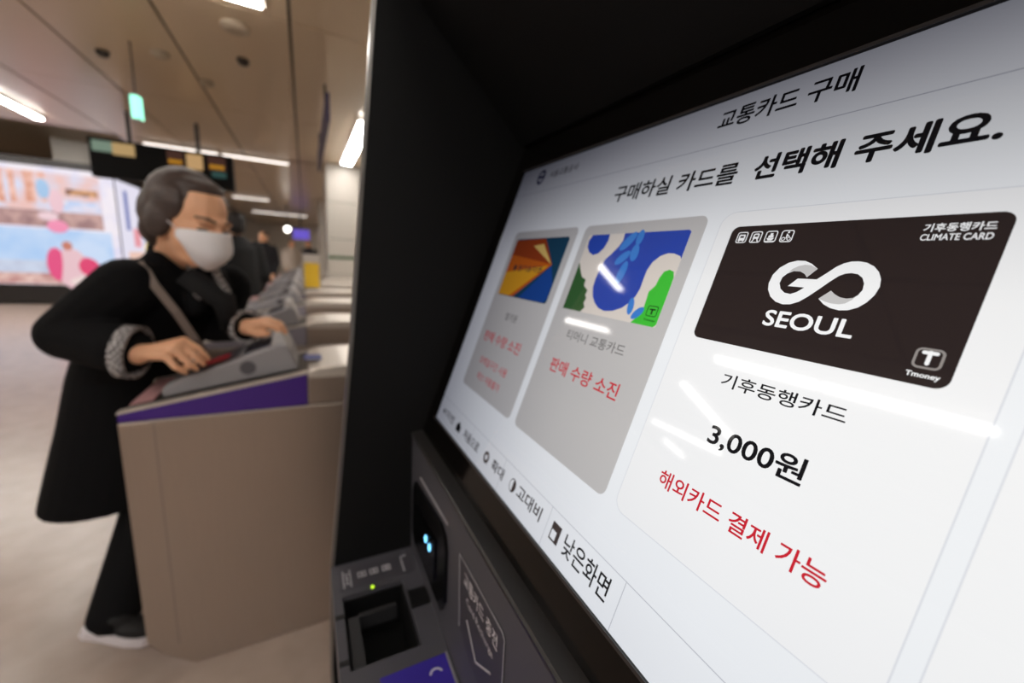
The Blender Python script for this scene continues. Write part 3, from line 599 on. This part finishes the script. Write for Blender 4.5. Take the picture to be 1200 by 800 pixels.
b.chain([shR, elR, wrR], [.05, .042, .030]); b.chain([shL, elL, wrL], [.05, .042, .028])
def hand(wr, mcp, pip, tip, th, rad=.0098):
    mc = sum((Vector(p) for p in mcp), Vector())/4
    for m_ in mcp: b.cap(wr, m_, .020, .0125)
    b.cap(Vector(wr), mc, .026, .018)
    for m_, p_, t_ in zip(mcp, pip, tip): b.chain([Vector(m_), Vector(p_), Vector(t_)], [rad*1.1, rad, rad*.8])
    b.chain([Vector(x) for x in th], [.016, .0125, .0105, .0085])
hand(wrR, [(-.322, 1.448, 1.046), (-.326, 1.425, 1.040), (-.337, 1.403, 1.030), (-.352, 1.385, 1.016)],
     [(-.288, 1.440, 1.022), (-.294, 1.415, 1.008), (-.308, 1.393, .996), (-.330, 1.376, .986)],
     [(-.268, 1.447, .990), (-.276, 1.423, .978), (-.290, 1.403, .970), (-.312, 1.387, .966)],
     [(-.405, 1.470, 1.008), (-.352, 1.487, 1.000), (-.308, 1.478, .990), (-.276, 1.462, .982)])
hand(wrL, [(-.118, 1.545, 1.090), (-.112, 1.524, 1.092), (-.112, 1.503, 1.090), (-.118, 1.484, 1.084)],
     [(-.088, 1.537, 1.080), (-.080, 1.516, 1.082), (-.080, 1.496, 1.080), (-.090, 1.478, 1.075)],
     [(-.074, 1.532, 1.056), (-.066, 1.512, 1.056), (-.066, 1.494, 1.055), (-.078, 1.477, 1.054)],
     [(-.165, 1.548, 1.052), (-.140, 1.512, 1.050), (-.122, 1.490, 1.052), (-.112, 1.476, 1.056)])
knR = Vector((-.525, 1.81, .44)); anR = Vector((-.610, 1.555, .135)); knL = Vector((-.46, 1.99, .47)); anL = Vector((-.43, 2.00, .09))
b.chain([hip+A2*-.05, knR, anR], [.072, .055, .038]); b.chain([hip+A2*.05, knL, anL], [.072, .055, .038])
b.cap(anR, (-.53, 1.535, .058), .034, .028); b.cap(anL, (-.31, 1.98, .04), .034, .028)
body = b.blob('body', M_SKIN, woman, .0045, 3)
c = MB()
R_ = lambda x, y, z, a, f: (Vector((x, y, z)), a, f, A2, F2)
c.loft([R_(-.646, 1.86, .410, .212, .188), R_(-.645, 1.86, .42, .211, .187), R_(-.630, 1.86, .53, .196, .178), R_(-.605, 1.865, .70, .175, .16), R_(-.575, 1.862, .86, .165, .155), R_(-.51, 1.815, .98, .175, .165), R_(-.435, 1.745, 1.10, .185, .165), R_(-.39, 1.70, 1.18, .185, .14), R_(-.37, 1.67, 1.24, .145, .095), R_(-.352, 1.645, 1.285, .088, .078), R_(-.345, 1.63, 1.315, .082, .076), R_(-.337, 1.605, 1.350, .078, .070)])
c.chain([shR+Vector((.01, 0, -.01)), elR, wrR+(elR-wrR).normalized()*.055], [.088, .078, .068]); c.chain([shL+Vector((-.01, 0, -.01)), elL, wrL+(elL-wrL).normalized()*.05], [.085, .07, .05])
# lapels
c.cap(H(-.05, -.01, -.135), Vector((-.31, 1.56, 1.13)), .028, .03); c.cap(H(.05, -.02, -.13), Vector((-.27, 1.64, 1.12)), .028, .03)
c.blob('coat', M_COAT, woman, .007, 3)
def band(center, axis, rad, ln, wd, mt, name):
    axis = axis.normalized(); a = axis.cross(Vector((0, 0, 1))).normalized(); d = axis.cross(a); v = []; f = []; n = 32
    for (o_, r_) in ((-ln, rad), (ln, rad*1.02), (ln, rad*1.02-wd), (-ln, rad-wd)):
        for k in range(n): th = math.tau*k/n; v.append(center+axis*o_+(a*math.cos(th)+d*math.sin(th))*r_)
    for i in range(4):
        for k in range(n): f.append((i*n+k, i*n+(k+1) % n, ((i+1) % 4)*n+(k+1) % n, ((i+1) % 4)*n+k))
    return MB().add(v, f).obj(name, mt, woman, True)
ax = Vector((1, -.22, -.12)); band(wrR-(wrR-elR).normalized()*.026, ax, .074, .017, .010, M_HOUND, 'cuff'); ax = (wrL-elL); band(wrL-ax.normalized()*.012, ax, .056, .018, .01, M_HOUND, 'cuff')
# patterned collar strips down the front
COLLAR_A = [(-.386, 1.60, 1.357), (-.347, 1.565, 1.322), (-.308, 1.53, 1.279), (-.305, 1.54, 1.211), (-.299, 1.55, 1.144)]
COLLAR_B = [(-.251, 1.52, 1.275), (-.241, 1.535, 1.226), (-.223, 1.555, 1.18), (-.237, 1.56, 1.146)]
for pts in ([Vector(p) for p in COLLAR_A], [Vector(p) for p in COLLAR_B]):
    m = MB(); m.tube(pts, [.011]*len(pts), 10); m.obj('collar_trim', M_HOUND, woman, True)
m = MB(); m.tube([H(0, .02, -.15), Vector((-.235, 1.56, 1.15)), Vector((-.225, 1.585, 1.06))], [.03, .035, .03], 12); m.obj('scarf', mat('scarf_black', (18, 18, 20), .9), woman, True)
# hair: cap of swept-back greying hair
h = MB()
h.ell(H(0, -.034, .045), hr(.085, .092, .084), HB); h.ell(H(0, -.058, .0), hr(.084, .076, .086), HB); h.ell(H(0, -.004, .098), hr(.060, .055, .022), HB)
for s in (-1, 1): h.ell(H(.064*s, -.012, .04), hr(.024, .048, .05), HB); h.ell(H(.069*s, -.020, -.012), hr(.022, .040, .050), HB)
h.ell(H(0, -.068, -.055), hr(.070, .045, .058), HB)
M_HAIR = mat('greying_hair', (70, 58, 54), .5, noise=.6, nscale=14., stretch=(3, 3, 9), bump=.5)
h.blob('hair', M_HAIR, woman, .005, 4)
# face mask: boat-shaped, with a centre fold
v = []; f = []; nu, nv = 21, 9
prof_v = [(.108, .069), (.113, .072), (.120, .075), (.127, .076), (.131, .076), (.128, .075), (.120, .071), (.109, .063), (.096, .052)]
for off in (0, -.003):
    for j in range(nv):
        yf, wx = prof_v[j]; z = .012-.0145*j
        for i in range(nu):
            u = -1+2*i/(nu-1); ph = u*1.3; x = wx*math.sin(ph); y = .015+(yf-.015)*math.cos(ph); zz = z*(1-.74*u*u)-.014*u*u
            n_ = Vector((x, y, 0)).normalized(); v.append(H(x+n_.x*off, y+n_.y*off, zz))
N = nu*nv
for j in range(nv-1):
    for i in range(nu-1):
        q = (j*nu+i, j*nu+i+1, (j+1)*nu+i+1, (j+1)*nu+i); f.append(q); f.append(tuple(N+k for k in reversed(q)))
edge = [j*nu for j in range(nv)] + [(nv-1)*nu+i for i in range(1, nu)] + [j*nu+nu-1 for j in range(nv-2, -1, -1)] + [i for i in range(nu-2, 0, -1)]
for i in range(len(edge)): p, q = edge[i], edge[(i+1) % len(edge)]; f.append((p, q, q+N, p+N))
mask = MB().add(v, f).obj('face_mask', mat('mask_white', (246, 243, 246), .8), woman, True)
for s in (-1, 1): MB().tube([H(.068*s, .035, -.012), H(.080*s, .0, .004), H(.083*s, -.022, -.005)], .0016, 6).obj('ear_loop', mat('loop_white', (225, 222, 226), .7), mask)
M_EYE = mat('eye_dark', (34, 24, 22), .4); M_BROW = mat('brow_dark', (84, 62, 54), .8)
for s in (-1, 1):
    MB().ell(H(.034*s, .0795, .006), hr(.016, .007, .0045), HB).obj('eye', M_EYE, woman, True)
    MB().tube([H(.014*s, .0905, .033), H(.034*s, .086, .039), H(.054*s, .066, .034)], [.003, .004, .002], 8).obj('eyebrow', M_BROW, woman, True)
# strap
m = MB(); pts = [Vector((-.43, 1.64, 1.285)), Vector((-.425, 1.555, 1.262)), Vector((-.395, 1.525, 1.20)), Vector((-.35, 1.525, 1.12)), Vector((-.315, 1.545, 1.03)), Vector((-.30, 1.58, .98))]
for i in range(len(pts)-1):
    d = (pts[i+1]-pts[i]).normalized(); sd = d.cross(Vector((0, -1, .2))).normalized()*.011; n_ = Vector((0, -.004, 0))
    m.prism([pts[i]-sd, pts[i]+sd, pts[i+1]+sd, pts[i+1]-sd], n_)
m.obj('bag_strap', mat('strap_taupe', (122, 108, 100), .7), woman)
# trousers and shoes
tr = MB(); tr.chain([hip+A2*-.05+Vector((0, 0, -.08)), knR, anR+Vector((.012, .004, -.02))], [.085, .080, .07]); tr.chain([hip+A2*.05+Vector((0, 0, -.08)), knL, anL], [.085, .078, .06]); tr.blob('trousers', M_TRS, woman, .008, 3)
def shoe(heel, toe, up):
    heel = Vector(heel); toe = Vector(toe); d = (toe-heel); L = d.length; d.normalize(); side = d.cross(Vector(up)).normalized(); u = side.cross(d).normalized(); B = Matrix((d, side, u)).transposed()
    def ol(z, k): return [heel+d*(L*t_)+side*(s_*wd*k)+u*z for t_, wd, s_ in [(0, .02, 1), (.08, .032, 1), (.3, .034, 1), (.65, .045, 1), (.85, .04, 1), (1, .018, 1), (1, .018, -1), (.85, .04, -1), (.65, .045, -1), (.3, .034, -1), (.08, .032, -1), (0, .02, -1)]]
    a = MB(); n = 12; v = ol(0, 1)+ol(.026, 1.04); a.add(v, [tuple(range(n-1, -1, -1)), tuple(range(n, 2*n))]+[(i, (i+1) % n, (i+1) % n+n, i+n) for i in range(n)])
    a.obj('shoe_sole', mat('sole_white', (226, 220, 224), .6), woman, bevel=.003)
    s_ = MB(); s_.ell(heel+d*L*.3+u*.05, (L*.28, .034, .04), B); s_.ell(heel+d*L*.62+u*.038, (L*.34, .040, .028), B); s_.blob('shoe', mat('shoe_black', (16, 16, 18), .7), woman, .006, 3)
shoe((-.668, 1.535, .105), (-.487, 1.512, .020), (.3, 0, 1)); shoe((-.46, 2.0, .001), (-.22, 1.97, .001), (0, 0, 1))

# cards in the hands
def card(name, c, u, v_, mt, label, cat):
    c = Vector(c); u = Vector(u); v_ = Vector(v_); n = u.cross(v_).normalized()*.002
    m = MB(); m.prism([c-u-v_, c+u-v_, c+u+v_, c-u+v_], n); return m, mt
m, mt = card('c', (-.252, 1.462, .980), (.036, 0, .0135), (0, .024, 0), None, '', ''); single(m.obj('transit_card', mat('card_red', (190, 40, 58), .35)), 'red card pressed on the gate reader by the fingers', 'card')
m, mt = card('c', (.012, 1.515, .9625), (.026, 0, .0), (0, .035, .0), None, '', ''); single(m.obj('card_case', mat('case_blue', (64, 84, 160), .3)), 'small blue card case under the far hand of the woman', 'card case')

def person(loc, yaw, hgt, coat_rgb, label, hair_rgb=(30, 26, 25), trousers=(20, 20, 24), hat=None, vox=.014):
    r = root('person', loc, label, 'person', 'people farther down the hall'); L = Vector(loc); k = hgt/1.68
    cs, sn = math.cos(yaw), math.sin(yaw)
    def T(x, y, z): return L+Vector((x*cs-y*sn, x*sn+y*cs, z))*k
    Bm = Matrix(((cs, -sn, 0), (sn, cs, 0), (0, 0, 1)))
    b = MB(); b.ell(T(0, .01, 1.56), (.075*k, .092*k, .115*k), Bm); b.ell(T(0, .045, 1.515), (.055*k, .055*k, .065*k), Bm); b.cap(T(0, .1, 1.56), T(0, .112, 1.535), .01, .014)
    b.cap(T(0, 0, 1.47), T(0, -.01, 1.34), .05, .055); b.cap(T(0, 0, 1.32), T(0, 0, .95), .11, .12); b.cap(T(-.16, 0, 1.36), T(.16, 0, 1.36), .05, .05)
    for s in (-1, 1):
        b.ell(T(.076*s, 0, 1.55), (.012*k, .02*k, .03*k), Bm)
        b.chain([T(.17*s, 0, 1.35), T(.21*s, -.02, 1.08), T(.19*s, .10, .86)], [.05, .042, .03]); b.cap(T(.19*s, .11, .84), T(.185*s, .14, .78), .03, .024)
        for q in range(4): b.cap(T((.175+.012*q)*s, .14, .78), T((.172+.014*q)*s, .15, .72), .010, .008)
        b.cap(T(.175*s, .12, .82), T(.155*s, .16, .77), .012, .01)
        b.chain([T(.085*s, 0, .92), T(.09*s, .02, .5), T(.09*s, -.01, .09)], [.08, .055, .04]); b.cap(T(.09*s, -.02, .045), T(.10*s, .14, .035), .04, .03)
    b.blob('body', M_SKIN, r, vox*.7, 2)
    c = MB(); A = Bm@Vector((1, 0, 0)); F = Bm@Vector((0, 1, 0))
    c.loft([(T(0, 0, .55), .22*k, .17*k, A, F), (T(0, 0, .9), .205*k, .165*k, A, F), (T(0, 0, 1.15), .20*k, .15*k, A, F), (T(0, 0, 1.32), .195*k, .13*k, A, F), (T(0, 0, 1.41), .12*k, .09*k, A, F), (T(0, 0, 1.46), .07*k, .07*k, A, F)])
    for s in (-1, 1): c.chain([T(.17*s, 0, 1.34), T(.22*s, -.02, 1.07), T(.195*s, .09, .88)], [.075, .065, .055])
    c.blob('coat', mat('coat_%d_%d_%d' % coat_rgb, coat_rgb, .85), r, vox, 3)
    t_ = MB()
    for s in (-1, 1): t_.chain([T(.085*s, 0, .92), T(.09*s, .02, .5), T(.09*s, -.01, .10)], [.095, .075, .06])
    t_.blob('trousers', mat('trousers_%d_%d_%d' % trousers, trousers, .85), r, vox, 2)
    h = MB(); h.ell(T(0, -.02, 1.605), (.086*k, .10*k, .085*k), Bm); h.ell(T(0, -.045, 1.55), (.08*k, .075*k, .09*k), Bm); h.blob('hair', mat('hair_%d_%d_%d' % hair_rgb, hair_rgb, .6), r, vox*.8, 2)
    for s in (-1, 1):
        sh_ = MB(); sh_.ell(T(.095*s, .05, .04), (.048*k, .13*k, .04*k), Bm); sh_.blob('shoe', M_TRS, r, vox, 2)
    return r
person((-.60, 4.87, 0), math.radians(25), 1.66, (9, 9, 10), 'person in black with dark hair walking right behind the mask wearer')
person((-.72, 9.6, 0), math.radians(160), 1.68, (26, 26, 32), 'far person in dark clothes between woman and violet sign')
person((-.30, 12.6, 0), math.radians(190), 1.62, (204, 192, 178), 'far person in a cream coat below the violet sign')
person((.10, 13.2, 0), math.radians(170), 1.66, (60, 56, 60), 'far person in a grey coat beside the far pillar')
person((-1.05, 13.6, 0), math.radians(180), 1.66, (150, 150, 168), 'far person in a pale blue grey coat left of the dark one')
person((-2.05, 8.2, 0), math.radians(120), 1.60, (226, 206, 120), 'person in a yellow top glimpsed between advertising screen and woman', (120, 84, 60))
